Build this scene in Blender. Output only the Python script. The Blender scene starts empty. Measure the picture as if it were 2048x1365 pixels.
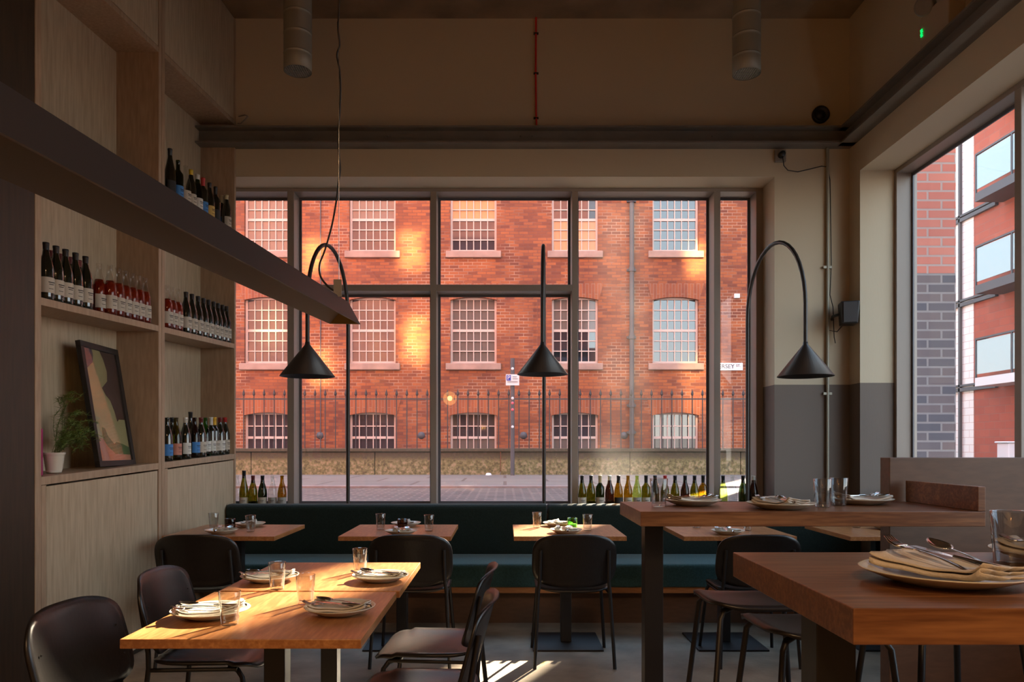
import bpy, math, random
from mathutils import Vector, Matrix
random.seed(11)
S = bpy.context.scene
COL = S.collection
PI = math.pi
# ------------------------------------------------------------------ camera
cam = bpy.data.cameras.new('camera')
co = bpy.data.objects.new('camera', cam); COL.objects.link(co)
co.location = (0, 0, 1.31); co.rotation_euler = (PI/2, 0, 0)
cam.sensor_width = 36; cam.lens = 36*1484/2048
cam.shift_x = 14/2048; cam.shift_y = 210.5/2048
cam.clip_start = .02; cam.clip_end = 300
S.camera = co
# ------------------------------------------------------------------ view, sky, sun
S.view_settings.view_transform = 'Standard'; S.view_settings.look = 'None'
S.view_settings.gamma = 1; S.view_settings.use_curve_mapping = False
S.view_settings.exposure = 0.2
S.cycles.max_bounces = 10; S.cycles.diffuse_bounces = 5; S.cycles.glossy_bounces = 4
S.cycles.transparent_max_bounces = 24; S.cycles.transmission_bounces = 8
S.cycles.sample_clamp_indirect = 6
W = bpy.data.worlds.new('sky'); S.world = W; W.use_nodes = True
nt = W.node_tree; nt.nodes.clear()
tc = nt.nodes.new('ShaderNodeTexCoord'); sx = nt.nodes.new('ShaderNodeSeparateXYZ')
nt.links.new(tc.outputs['Generated'], sx.inputs[0])
rp = nt.nodes.new('ShaderNodeValToRGB'); nt.links.new(sx.outputs['Z'], rp.inputs[0])
e = rp.color_ramp.elements
e[0].position = 0.0; e[0].color = (1.0, .92, .82, 1)
e[1].position = .75; e[1].color = (.32, .53, .80, 1)
m = e.new(.16); m.color = (.76, .88, .96, 1)
bg = nt.nodes.new('ShaderNodeBackground'); bg.inputs[1].default_value = 4.6
nt.links.new(rp.outputs[0], bg.inputs[0])
wo = nt.nodes.new('ShaderNodeOutputWorld'); nt.links.new(bg.outputs[0], wo.inputs[0])

def lamp(name, kind, loc, energy, color=(1, 1, 1), rot=None, aim=None, **kw):
    l = bpy.data.lights.new(name, kind); l.energy = energy; l.color = color
    for k, v in kw.items(): setattr(l, k, v)
    o = bpy.data.objects.new(name, l); COL.objects.link(o); o.location = loc
    if aim is not None:
        o.rotation_euler = (Vector(aim)-Vector(loc)).to_track_quat('-Z', 'Y').to_euler()
    return o
SUN_T, SUN_E = .50, math.radians(27.5)
sd = Vector((SUN_T, 1, 0)).normalized()*math.cos(SUN_E); sd.z = math.sin(SUN_E)
lamp('sun', 'SUN', (10, 30, 20), 56, (1, .84, .62), aim=tuple(Vector((10, 30, 20))-sd), angle=math.radians(.4))

# ------------------------------------------------------------------ materials
def ms(name):
    m = bpy.data.materials.new(name); m.use_nodes = True
    t = m.node_tree; b = t.nodes['Principled BSDF']
    return m, t, b
def plain(name, c, rough=.6, metal=0, spec=.5, bump=0, bs=60, var=0, vs=4, coat=0, sheen=0):
    m, t, b = ms(name)
    b.inputs['Base Color'].default_value = (*c, 1); b.inputs['Roughness'].default_value = rough
    b.inputs['Metallic'].default_value = metal; b.inputs['Specular IOR Level'].default_value = spec
    b.inputs['Coat Weight'].default_value = coat
    if sheen: b.inputs['Sheen Weight'].default_value = sheen
    g = t.nodes.new('ShaderNodeTexCoord')
    if var:
        n = t.nodes.new('ShaderNodeTexNoise'); n.inputs['Scale'].default_value = vs; n.inputs['Detail'].default_value = 6
        t.links.new(g.outputs['Object'], n.inputs['Vector'])
        x = t.nodes.new('ShaderNodeValToRGB')
        x.color_ramp.elements[0].position = .3; x.color_ramp.elements[1].position = .7
        x.color_ramp.elements[0].color = tuple(v*(1-var) for v in c)+(1,)
        x.color_ramp.elements[1].color = tuple(min(1, v*(1+var)) for v in c)+(1,)
        t.links.new(n.outputs[0], x.inputs[0]); t.links.new(x.outputs[0], b.inputs['Base Color'])
    if bump:
        n2 = t.nodes.new('ShaderNodeTexNoise'); n2.inputs['Scale'].default_value = bs; n2.inputs['Detail'].default_value = 4
        t.links.new(g.outputs['Object'], n2.inputs['Vector'])
        bp = t.nodes.new('ShaderNodeBump'); bp.inputs['Strength'].default_value = bump; bp.inputs['Distance'].default_value = .01
        t.links.new(n2.outputs[0], bp.inputs['Height']); t.links.new(bp.outputs[0], b.inputs['Normal'])
    return m
def wood(name, c1, c2, sc, rough=.4, ring=.5, spec=.5):
    """c1 light, c2 dark, sc = per-axis noise scale (low along the grain)"""
    m, t, b = ms(name)
    g = t.nodes.new('ShaderNodeTexCoord'); mp = t.nodes.new('ShaderNodeMapping')
    mp.inputs['Scale'].default_value = sc; t.links.new(g.outputs['Object'], mp.inputs[0])
    n = t.nodes.new('ShaderNodeTexNoise'); n.inputs['Scale'].default_value = 1; n.inputs['Detail'].default_value = 5; n.inputs['Distortion'].default_value = .6
    t.links.new(mp.outputs[0], n.inputs['Vector'])
    mu = t.nodes.new('ShaderNodeMath'); mu.operation = 'MULTIPLY'; mu.inputs[1].default_value = 9; t.links.new(n.outputs[0], mu.inputs[0])
    sn = t.nodes.new('ShaderNodeMath'); sn.operation = 'SINE'; t.links.new(mu.outputs[0], sn.inputs[0])
    mp2 = t.nodes.new('ShaderNodeMapping'); mp2.inputs['Scale'].default_value = tuple(6*v for v in sc); t.links.new(g.outputs['Object'], mp2.inputs[0])
    n2 = t.nodes.new('ShaderNodeTexNoise'); n2.inputs['Scale'].default_value = 1; n2.inputs['Detail'].default_value = 3
    t.links.new(mp2.outputs[0], n2.inputs['Vector'])
    a = t.nodes.new('ShaderNodeMath'); a.operation = 'MULTIPLY_ADD'; a.inputs[1].default_value = .22*ring; t.links.new(sn.outputs[0], a.inputs[0]); t.links.new(n2.outputs[0], a.inputs[2])
    r = t.nodes.new('ShaderNodeValToRGB'); r.color_ramp.elements[0].position = .25; r.color_ramp.elements[1].position = .75
    r.color_ramp.elements[0].color = (*c2, 1); r.color_ramp.elements[1].color = (*c1, 1)
    t.links.new(a.outputs[0], r.inputs[0]); t.links.new(r.outputs[0], b.inputs['Base Color'])
    b.inputs['Roughness'].default_value = rough; b.inputs['Specular IOR Level'].default_value = spec
    bp = t.nodes.new('ShaderNodeBump'); bp.inputs['Strength'].default_value = .12; bp.inputs['Distance'].default_value = .002
    t.links.new(a.outputs[0], bp.inputs['Height']); t.links.new(bp.outputs[0], b.inputs['Normal'])
    return m
def bricks(name, c1, c2, mort, bw=.225, rh=.075, ms_=.009, axes='XZ', dark=None, big=.25, rough=.85, mvar=None):
    m, t, b = ms(name)
    g = t.nodes.new('ShaderNodeTexCoord'); s = t.nodes.new('ShaderNodeSeparateXYZ'); c = t.nodes.new('ShaderNodeCombineXYZ')
    t.links.new(g.outputs['Object'], s.inputs[0])
    t.links.new(s.outputs[axes[0]], c.inputs[0]); t.links.new(s.outputs[axes[1]], c.inputs[1])
    br = t.nodes.new('ShaderNodeTexBrick'); br.inputs['Scale'].default_value = 1
    br.inputs['Brick Width'].default_value = bw; br.inputs['Row Height'].default_value = rh; br.inputs['Mortar Size'].default_value = ms_
    br.inputs['Mortar Smooth'].default_value = .2; br.inputs['Bias'].default_value = -.1
    br.inputs['Color1'].default_value = (*c1, 1); br.inputs['Color2'].default_value = (*c2, 1); br.inputs['Mortar'].default_value = (*mort, 1)
    t.links.new(c.outputs[0], br.inputs['Vector'])
    if mvar:
        nm = t.nodes.new('ShaderNodeTexNoise'); nm.inputs['Scale'].default_value = .8; nm.inputs['Detail'].default_value = 3; t.links.new(g.outputs['Object'], nm.inputs['Vector'])
        rm = t.nodes.new('ShaderNodeValToRGB'); rm.color_ramp.elements[0].position = .48; rm.color_ramp.elements[1].position = .6
        rm.color_ramp.elements[0].color = (*mvar, 1); rm.color_ramp.elements[1].color = (*mort, 1)
        t.links.new(nm.outputs[0], rm.inputs[0]); t.links.new(rm.outputs[0], br.inputs['Mortar'])
    n = t.nodes.new('ShaderNodeTexNoise'); n.inputs['Scale'].default_value = .9; n.inputs['Detail'].default_value = 6
    t.links.new(g.outputs['Object'], n.inputs['Vector'])
    mx = t.nodes.new('ShaderNodeMix'); mx.data_type = 'RGBA'; mx.blend_type = 'MULTIPLY'
    mx.inputs[0].default_value = 1
    r = t.nodes.new('ShaderNodeValToRGB'); r.color_ramp.elements[0].position = .35; r.color_ramp.elements[1].position = .65
    r.color_ramp.elements[0].color = (1-big, 1-big, 1-big*.7, 1); r.color_ramp.elements[1].color = (1, 1, 1, 1)
    t.links.new(n.outputs[0], r.inputs[0]); t.links.new(br.outputs[0], mx.inputs[6]); t.links.new(r.outputs[0], mx.inputs[7])
    last = mx.outputs[2]
    t.links.new(last, b.inputs['Base Color']); b.inputs['Roughness'].default_value = rough
    bp = t.nodes.new('ShaderNodeBump'); bp.inputs['Strength'].default_value = .5; bp.inputs['Distance'].default_value = .01; bp.invert = True
    t.links.new(br.outputs['Fac'], bp.inputs['Height']); t.links.new(bp.outputs[0], b.inputs['Normal'])
    return m
def clearglass(name, tint=(1, 1, 1), rough=0.0, refl=1.0, dirt=0):
    """architectural glass: Fresnel mix of tinted transparency and mirror"""
    m = bpy.data.materials.new(name); m.use_nodes = True; t = m.node_tree; t.nodes.clear()
    o = t.nodes.new('ShaderNodeOutputMaterial'); tr = t.nodes.new('ShaderNodeBsdfTransparent'); gl = t.nodes.new('ShaderNodeBsdfGlossy')
    tr.inputs[0].default_value = (*tint, 1); gl.inputs['Roughness'].default_value = rough
    f = t.nodes.new('ShaderNodeLayerWeight'); f.inputs[0].default_value = .5      # 'Facing' is the same from both sides of the glass
    pw = t.nodes.new('ShaderNodeMath'); pw.operation = 'POWER'; pw.inputs[1].default_value = 5; t.links.new(f.outputs['Facing'], pw.inputs[0])
    k = t.nodes.new('ShaderNodeMath'); k.operation = 'MULTIPLY_ADD'; k.inputs[1].default_value = .9*refl; k.inputs[2].default_value = .04*refl; k.use_clamp = True; t.links.new(pw.outputs[0], k.inputs[0])
    mx = t.nodes.new('ShaderNodeMixShader'); t.links.new(k.outputs[0], mx.inputs[0]); t.links.new(tr.outputs[0], mx.inputs[1]); t.links.new(gl.outputs[0], mx.inputs[2])
    last = mx.outputs[0]
    if dirt:
        g = t.nodes.new('ShaderNodeTexCoord'); n = t.nodes.new('ShaderNodeTexNoise'); n.inputs['Scale'].default_value = 1.3; n.inputs['Detail'].default_value = 7
        t.links.new(g.outputs['Object'], n.inputs['Vector'])
        r = t.nodes.new('ShaderNodeMapRange'); r.inputs['From Min'].default_value = .5; r.inputs['From Max'].default_value = .8; r.inputs['To Max'].default_value = dirt; r.inputs['To Min'].default_value = dirt*.25
        t.links.new(n.outputs[0], r.inputs['Value'])
        d = t.nodes.new('ShaderNodeBsdfTranslucent'); d.inputs[0].default_value = (.9, .88, .85, 1)
        m2 = t.nodes.new('ShaderNodeMixShader'); t.links.new(r.outputs[0], m2.inputs[0]); t.links.new(last, m2.inputs[1]); t.links.new(d.outputs[0], m2.inputs[2])
        last = m2.outputs[0]
    t.links.new(last, o.inputs[0])
    return m
def emit(name, c, s):
    m, t, b = ms(name); b.inputs['Base Color'].default_value = (*c, 1)
    b.inputs['Emission Color'].default_value = (*c, 1); b.inputs['Emission Strength'].default_value = s
    return m

M = {}
# two-tone wall paint: cream above 1.82 m, taupe below
def paint():
    m, t, b = ms('two_tone_paint')
    g = t.nodes.new('ShaderNodeNewGeometry'); s = t.nodes.new('ShaderNodeSeparateXYZ'); t.links.new(g.outputs['Position'], s.inputs[0])
    c = t.nodes.new('ShaderNodeMath'); c.operation = 'GREATER_THAN'; c.inputs[1].default_value = 1.82; t.links.new(s.outputs['Z'], c.inputs[0])
    mx = t.nodes.new('ShaderNodeMix'); mx.data_type = 'RGBA'; mx.inputs[6].default_value = (.155, .12, .098, 1); mx.inputs[7].default_value = (.52, .43, .305, 1)
    t.links.new(c.outputs[0], mx.inputs[0]); t.links.new(mx.outputs[2], b.inputs['Base Color'])
    n = t.nodes.new('ShaderNodeTexNoise'); n.inputs['Scale'].default_value = 90; bp = t.nodes.new('ShaderNodeBump'); bp.inputs['Strength'].default_value = .15; bp.inputs['Distance'].default_value = .003
    t.links.new(n.outputs[0], bp.inputs['Height']); t.links.new(bp.outputs[0], b.inputs['Normal'])
    b.inputs['Roughness'].default_value = .75
    return m
M['paint'] = paint()
M['ceiling'] = plain('raw_concrete_ceiling', (.24, .17, .11), .9, var=.3, vs=2.5, bump=.3, bs=12)
M['shelfwood'] = wood('grey_washed_oak', (.52, .41, .285), (.37, .285, .185), (9, 9, .8), .5, .15)
M['shelfedge'] = wood('warm_oak_edge', (.44, .31, .205), (.31, .21, .135), (9, 9, 1.2), .5, .15)
M['darkpanel'] = wood('shade_darkened_panel', (.05, .028, .013), (.028, .016, .008), (9, 9, .8), .5, .2)  # wood colour darkened to stand in for shade on the end bay
M['oak'] = wood('oiled_oak_top', (.52, .24, .085), (.30, .115, .036), (14, 1.6, 14), .33, .9)
M['oakx'] = wood('oiled_oak_plank_top', (.30, .135, .055), (.13, .050, .020), (1.2, 16, 16), .36, .9)
M['oakedge'] = wood('oak_edge_grain', (.50, .22, .075), (.33, .13, .04), (2, 20, 20), .4, .6)
M['boothwood'] = wood('brown_booth_board', (.14, .070, .038), (.10, .050, .027), (2, 8, 8), .5, .2)
M['frame'] = plain('bronze_window_frame', (.27, .22, .185), .42, .0)
M['alu'] = plain('grey_anodised_glazing_bead', (.10, .095, .11), .4)
M['beam'] = plain('painted_steel_channel', (.16, .14, .12), .55, var=.12, vs=5)
M['duct'] = plain('galvanised_spiral_duct', (.34, .32, .26), .5, .35)
M['black'] = plain('black_powder_coat', (.012, .010, .010), .45)
M['lamp'] = plain('dark_bronze_lamp_paint', (.030, .024, .022), .42)
M['trough'] = plain('anthracite_lamp_metal', (.030, .026, .028), .5, spec=.35)
M['gold'] = plain('gold_lacquered_reflector', (.40, .27, .10), .35, .6)
M['chair'] = wood('black_stained_ply', (.020, .0155, .014), (.010, .008, .0075), (30, 30, 3), .33, .3, .45)
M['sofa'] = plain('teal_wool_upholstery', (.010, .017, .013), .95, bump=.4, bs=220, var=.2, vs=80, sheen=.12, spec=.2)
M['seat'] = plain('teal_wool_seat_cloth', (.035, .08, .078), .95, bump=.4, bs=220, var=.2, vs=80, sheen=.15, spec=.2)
M['plate'] = plain('stoneware_glaze', (.60, .56, .46), .22, spec=.6)
M['napkin'] = plain('pale_linen', (.60, .54, .46), .9, bump=.3, bs=300)
M['steel'] = plain('polished_cutlery_steel', (.62, .60, .58), .14, 1)
M['tumbler'] = clearglass('tumbler_glass', (.93, .935, .93), .02, 2.4)
M['pane'] = clearglass('window_pane', (.96, .965, .96), 0, .8, .012)
M['floor'] = plain('worn_screed_floor', (.26, .20, .14), .5, var=.4, vs=3.5, bump=.2, bs=30)
M['brick'] = bricks('red_mill_brick', (.395, .118, .036), (.17, .049, .026), (.50, .30, .19), ms_=.0075, mvar=(.22, .075, .045), big=.3)
M['archbrick'] = bricks('rubbed_arch_brick', (.38, .115, .04), (.27, .075, .033), (.36, .19, .12), bw=.5, rh=.075, ms_=.006, axes='ZX')
M['blue'] = bricks('blue_engineering_brick', (.10, .085, .10), (.20, .13, .12), (.28, .23, .22), axes='XZ')
M['blueY'] = bricks('blue_engineering_brick_side', (.17, .20, .27), (.13, .15, .20), (.4, .4, .42), axes='YZ')
M['redpier'] = bricks('smooth_red_brick', (.62, .19, .13), (.52, .14, .10), (.45, .30, .26), axes='XZ')
M['redfar'] = bricks('distant_red_brick', (.48, .12, .07), (.42, .10, .06), (.36, .14, .10), bw=.45, rh=.225, axes='YZ', big=.1)
M['suntoned'] = bricks('sunlight_toned_block', (.95, .88, .82), (.93, .84, .78), (.70, .50, .42), bw=.45, rh=.225, axes='YZ', big=.03, rough=.5)  # very pale tone stands in for sunlight glaring on the flats' pier
M['sandstone'] = plain('weathered_sandstone_sill', (.36, .24, .19), .9, var=.2, vs=3, bump=.4, bs=15)
M['winwhite'] = plain('pinkish_white_sash_paint', (.60, .47, .40), .6)
M['blind'] = plain('pane_with_dark_room', (.045, .036, .04), .03, spec=.7, var=.3, vs=1.2)
M['shade'] = plain('pane_with_drawn_blind', (.15, .12, .10), .05, spec=.7)
M['brickreflect'] = plain('pane_with_painted_brick_reflection', (.50, .25, .10), .3, spec=.8)  # orange base colour stands in for sunlit brick reflected in the pane
M['skypane'] = plain('glossy_empty_pane', (.015, .017, .02), .02)
M['skypane'].node_tree.nodes['Principled BSDF'].inputs['IOR'].default_value = 2.1
M['pipe'] = plain('grey_painted_cast_iron', (.085, .08, .085), .6)
M['rail'] = plain('grey_painted_railing', (.05, .045, .045), .6)
M['wallstone'] = None
M['pave'] = bricks('sandstone_paving_slabs', (.23, .195, .155), (.20, .17, .135), (.14, .10, .075), bw=1.5, rh=1.3, ms_=.03, axes='XY', big=.15)
M['cobble'] = bricks('stone_setts', (.15, .125, .10), (.07, .058, .048), (.25, .195, .15), bw=.24, rh=.15, ms_=.018, axes='XY', big=.2, rough=.6)
M['kerb'] = plain('kerb_stone', (.30, .25, .23), .9, var=.2)
M['white'] = plain('white_enamel', (.75, .72, .72), .4)
M['signblue'] = plain('sign_blue', (.02, .05, .35), .4)
M['ink'] = plain('black_lettering', (.02, .02, .03), .5)
M['pink'] = plain('pink_sticker', (.65, .12, .15), .5)
M['redcable'] = plain('red_fire_cable', (.62, .02, .015), .5)
M['cable'] = plain('black_twisted_flex', (.012, .011, .012), .6)
M['greyplastic'] = plain('grey_plastic', (.24, .21, .18), .5)
M['led'] = emit('green_led', (.0, 1, .15), 1.2)
def stone():
    m, t, b = ms('mossy_stone_blocks')
    g = t.nodes.new('ShaderNodeTexCoord')
    n = t.nodes.new('ShaderNodeTexNoise'); n.inputs['Scale'].default_value = 14; n.inputs['Detail'].default_value = 12; n.inputs['Roughness'].default_value = .7
    t.links.new(g.outputs['Object'], n.inputs['Vector'])
    r = t.nodes.new('ShaderNodeValToRGB'); r.color_ramp.elements[0].position = .38; r.color_ramp.elements[0].color = (.085, .07, .035, 1)
    r.color_ramp.elements[1].position = .62; r.color_ramp.elements[1].color = (.31, .235, .14, 1)
    x = r.color_ramp.elements.new(.5); x.color = (.17, .155, .065, 1)
    t.links.new(n.outputs[0], r.inputs[0])
    n2 = t.nodes.new('ShaderNodeTexNoise'); n2.inputs['Scale'].default_value = 1.4; n2.inputs['Detail'].default_value = 4; t.links.new(g.outputs['Object'], n2.inputs['Vector'])
    s = t.nodes.new('ShaderNodeSeparateXYZ'); t.links.new(g.outputs['Object'], s.inputs[0])
    mr = t.nodes.new('ShaderNodeMapRange'); mr.inputs['From Min'].default_value = .78; mr.inputs['From Max'].default_value = 1.12; t.links.new(s.outputs['Z'], mr.inputs['Value'])
    ad = t.nodes.new('ShaderNodeMath'); ad.operation = 'MULTIPLY'; t.links.new(mr.outputs[0], ad.inputs[0]); t.links.new(n.outputs[0], ad.inputs[1])
    r2 = t.nodes.new('ShaderNodeValToRGB'); r2.color_ramp.elements[0].position = .33; r2.color_ramp.elements[1].position = .45
    r2.color_ramp.elements[0].color = (0, 0, 0, 1); r2.color_ramp.elements[1].color = (.85, .85, .85, 1)
    t.links.new(ad.outputs[0], r2.inputs[0])
    mx = t.nodes.new('ShaderNodeMix'); mx.data_type = 'RGBA'; t.links.new(r2.outputs[0], mx.inputs[0]); t.links.new(r.outputs[0], mx.inputs[6]); mx.inputs[7].default_value = (.06, .05, .035, 1)
    t.links.new(mx.outputs[2], b.inputs['Base Color']); b.inputs['Roughness'].default_value = .95
    bp = t.nodes.new('ShaderNodeBump'); bp.inputs['Strength'].default_value = .6; t.links.new(n.outputs[0], bp.inputs['Height']); t.links.new(bp.outputs[0], b.inputs['Normal'])
    return m
M['wallstone'] = stone()

# ------------------------------------------------------------------ mesh helpers
class MB:
    def __init__(s): s.v = []; s.f = []; s.sm = []; s.mi = []
    def add(s, vs, fs, smooth=False, mi=0):
        n = len(s.v); s.v += [tuple(p) for p in vs]
        for f in fs: s.f.append(tuple(i+n for i in f)); s.sm.append(smooth); s.mi.append(mi)
        return s
    def box(s, x0, x1, y0, y1, z0, z1, mi=0, T=None):
        p = [(x, y, z) for z in (z0, z1) for y in (y0, y1) for x in (x0, x1)]
        if T: p = [T(*q) for q in p]
        return s.add(p, [(0, 2, 3, 1), (4, 5, 7, 6), (0, 1, 5, 4), (2, 6, 7, 3), (0, 4, 6, 2), (1, 3, 7, 5)], mi=mi)
    def prism(s, poly, a, b, axis='Y', mi=0, smooth=False):
        def P(u, w, k): return {'Y': (u, k, w), 'X': (k, u, w), 'Z': (u, w, k)}[axis]
        n = len(poly); vs = [P(u, w, a) for u, w in poly]+[P(u, w, b) for u, w in poly]
        fs = [tuple(range(n)), tuple(range(2*n-1, n-1, -1))]+[(i, i+n, (i+1) % n+n, (i+1) % n) for i in range(n)]
        return s.add(vs, fs, smooth, mi)
    def tube(s, path, r, n=8, mi=0, cap=True):
        path = [Vector(p) for p in path]; rings = []; prev = None
        for i, p in enumerate(path):
            d = (path[min(i+1, len(path)-1)]-path[max(i-1, 0)]).normalized()
            if prev is None:
                u = d.orthogonal().normalized()
            else:
                u = (prev-d*prev.dot(d)).normalized()
            prev = u; w = d.cross(u); rr = r[i] if isinstance(r, (list, tuple)) else r
            rings.append([p+u*rr*math.cos(2*PI*k/n)+w*rr*math.sin(2*PI*k/n) for k in range(n)])
        vs = [q for g in rings for q in g]; fs = []
        for i in range(len(rings)-1):
            for k in range(n):
                a = i*n+k; b = i*n+(k+1) % n; fs.append((a, b, b+n, a+n))
        s.add(vs, fs, True, mi)
        if cap:
            m = len(rings)-1
            s.add(rings[0], [tuple(range(n-1, -1, -1))], False, mi); s.add(rings[m], [tuple(range(n))], False, mi)
        return s
    def lathe(s, prof, n=24, c=(0, 0, 0), mi=0, a0=0, a1=2*PI, smooth=True):
        full = abs(a1-a0-2*PI) < 1e-6; k = n if full else n+1; vs = []
        for r, z in prof:
            for i in range(k):
                a = a0+(a1-a0)*i/n; vs.append((c[0]+r*math.cos(a), c[1]+r*math.sin(a), c[2]+z))
        fs = []
        for j in range(len(prof)-1):
            for i in range(n):
                a = j*k+i; b = j*k+(i+1) % k; fs.append((a, b, b+k, a+k))
        return s.add(vs, fs, smooth, mi)
    def grid(s, fn, nu, nv, mi=0):
        vs = [fn(i/nu, j/nv) for j in range(nv+1) for i in range(nu+1)]
        fs = [(j*(nu+1)+i, j*(nu+1)+i+1, (j+1)*(nu+1)+i+1, (j+1)*(nu+1)+i) for j in range(nv) for i in range(nu)]
        return s.add(vs, fs, True, mi)
    def build(s, name, mat, parent=None, bevel=0, solid=0, sub=0, loc=None):
        me = bpy.data.meshes.new(name); me.from_pydata(s.v, [], s.f); me.update()
        for m in (mat if isinstance(mat, (list, tuple)) else [mat]): me.materials.append(m)
        me.polygons.foreach_set('use_smooth', s.sm); me.polygons.foreach_set('material_index', s.mi)
        o = bpy.data.objects.new(name, me); COL.objects.link(o)
        if parent: o.parent = parent
        if loc: o.location = loc
        if solid:
            d = o.modifiers.new('thickness', 'SOLIDIFY'); d.thickness = solid; d.offset = 0
        if sub:
            d = o.modifiers.new('smooth', 'SUBSURF'); d.levels = sub; d.render_levels = sub
        if bevel:
            d = o.modifiers.new('edge', 'BEVEL'); d.width = bevel; d.segments = 2; d.limit_method = 'ANGLE'
        return o
def tag(o, label, cat, group=None, kind=None):
    if label: o['label'] = label
    if cat: o['category'] = cat
    if group: o['group'] = group
    if kind: o['kind'] = kind
    return o
def thing(name, label, cat, loc=(0, 0, 0), rz=0, group=None):
    o = bpy.data.objects.new(name, None); COL.objects.link(o); o.location = loc; o.rotation_euler = (0, 0, rz)
    o.empty_display_size = .1
    return tag(o, label, cat, group)
KIDS = {}
def copy_tree(o, loc, rz, label, group=None):
    def cp(q, par):
        c = q.copy(); COL.objects.link(c)
        if par: c.parent = par
        for k in [x for x in q.children]: cp(k, c)
        return c
    c = cp(o, None); c.location = loc; c.rotation_euler = (0, 0, rz); c['label'] = label
    if group: c['group'] = group
    return c
def struct(name, mb, mat, bevel=0, parent=None):
    o = mb.build(name, mat, parent, bevel)
    if not parent: o['kind'] = 'structure'
    return o
ORD = 'first second third fourth fifth sixth seventh eighth ninth tenth eleventh twelfth thirteenth fourteenth'.split()

# ------------------------------------------------------------------ room shell
D0, D1, D2 = 6.15, 6.42, 6.62            # inner wall face, window frame face, glass
WL, WR, WT, SILL = -2.52, 2.234, 3.545, .76
XW, XE = -2.70, 2.855                    # side walls
CZ = 4.857
struct('floor', MB().box(-3.3, 3.3, -5, 6.74, -.1, 0), M['floor'])
struct('ceiling', MB().box(-3.3, 3.3, -5, 6.74, CZ, CZ+.25), M['ceiling'])
b = MB().box(XW-.3, WL, D0, 6.62, 0, CZ).box(WR, 3.3, D0, 6.62, 0, CZ).box(WL, WR, D0, 6.62, WT, CZ).box(WL, WR, D0, 6.62, 0, SILL-.03)
struct('wall_north', b, M['paint'])
b = MB().box(WR+.006, 3.3, 6.62, 6.74, 0, CZ+.3)
struct('trim_1', b, M['blueY'])
struct('trim_2', MB().box(WL-.4, WR+.006, 6.62, 6.74, WT+.01, CZ+.3), M['redpier'])
EY1, EY0, ET, EB = 5.967, .9, 3.53, .92   # east window opening
b = MB().box(XE, 3.3, EY1, D0, 0, CZ).box(XE, 3.3, EY0, EY1, ET, CZ).box(XE, 3.3, EY0, EY1, 0, EB).box(XE, 3.3, -5, EY0, 0, CZ)
struct('wall_east', b, M['paint'])
struct('wall_west', MB().box(XW-.3, XW, -5, D0, 0, CZ), M['paint'])
struct('wall_south', MB().box(-3.0, 3.3, -5.2, -5, 0, CZ), M['paint'])
struct('trim_3', MB().box(WL, WR, 6.0, D2-.03, SILL-.03, SILL), M['frame'], .004)   # window board
# steel channels round the room
def channel(axis):
    b = MB()
    if axis == 'x':
        b.box(XW, XE, 6.09, D0, 3.79, 3.92); b.box(XW, XE, 6.02, D0, 3.775, 3.79); b.box(XW, XE, 6.02, D0, 3.90, 3.915)
        for x in (-1.9, -.96, .13, .22, 1.7): b.lathe([(0, .0), (.008, 0), (.008, .006)], 8, (x, 6.08, 3.85))
    else:
        b.box(2.795, XE, -5, 6.09, 3.79, 3.92); b.box(2.73, XE, -5, 6.09, 3.775, 3.79); b.box(2.73, XE, -5, 6.09, 3.90, 3.915)
    return b
struct('trim_4', channel('x'), M['beam']); struct('trim_5', channel('y'), M['beam'])

# window_1: five lights between four mullions
w1 = bpy.data.objects.new('window_1', None); COL.objects.link(w1); w1['kind'] = 'structure'
def wx(px, d=D1): return (px-1010)*d/1484
mull = [(wx(574.5), wx(588)), (wx(861), wx(873)), (wx(1144), wx(1156)), (wx(1428), wx(1441))]
b = MB().box(WL, WR, D1, D2, WT-.03, WT).box(WR-.06, WR, D1, D2, SILL, WT-.03).box(WL, WL+.06, D1, D2, SILL, WT-.03).box(WL+.06, WR-.06, D1, D2, SILL, SILL+.04)
b.build('window_frame', M['frame'], w1, .003)
for x0, x1 in mull: MB().box(x0, x1, D1, D2, SILL+.04, WT-.03).build('mullion', M['frame'], w1, .003)
for i in (0, 1):
    MB().box(mull[i][1], mull[i+1][0], D1, D2, 2.655, 2.71).build('transom', M['frame'], w1, .003)
xs = [WL+.06]+[v for p in mull for v in p]+[WR-.06]
for i in range(5):
    x0, x1 = xs[2*i], xs[2*i+1]
    zz = [(SILL+.04, 2.655), (2.71, WT-.03)] if i in (1, 2) else [(SILL+.04, WT-.03)]
    for z0, z1 in zz:
        MB().box(x0, x1, 6.595, 6.601, z0, z1).build('glass_pane', M['pane'], w1)
        e = .022; MB().box(x0, x0+e, 6.585, 6.594, z0, z1).box(x1-e, x1, 6.585, 6.594, z0, z1).box(x0+e, x1-e, 6.585, 6.594, z1-e, z1).box(x0+e, x1-e, 6.585, 6.594, z0, z0+e).build('glazing_bead', M['alu'], w1)
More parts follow.
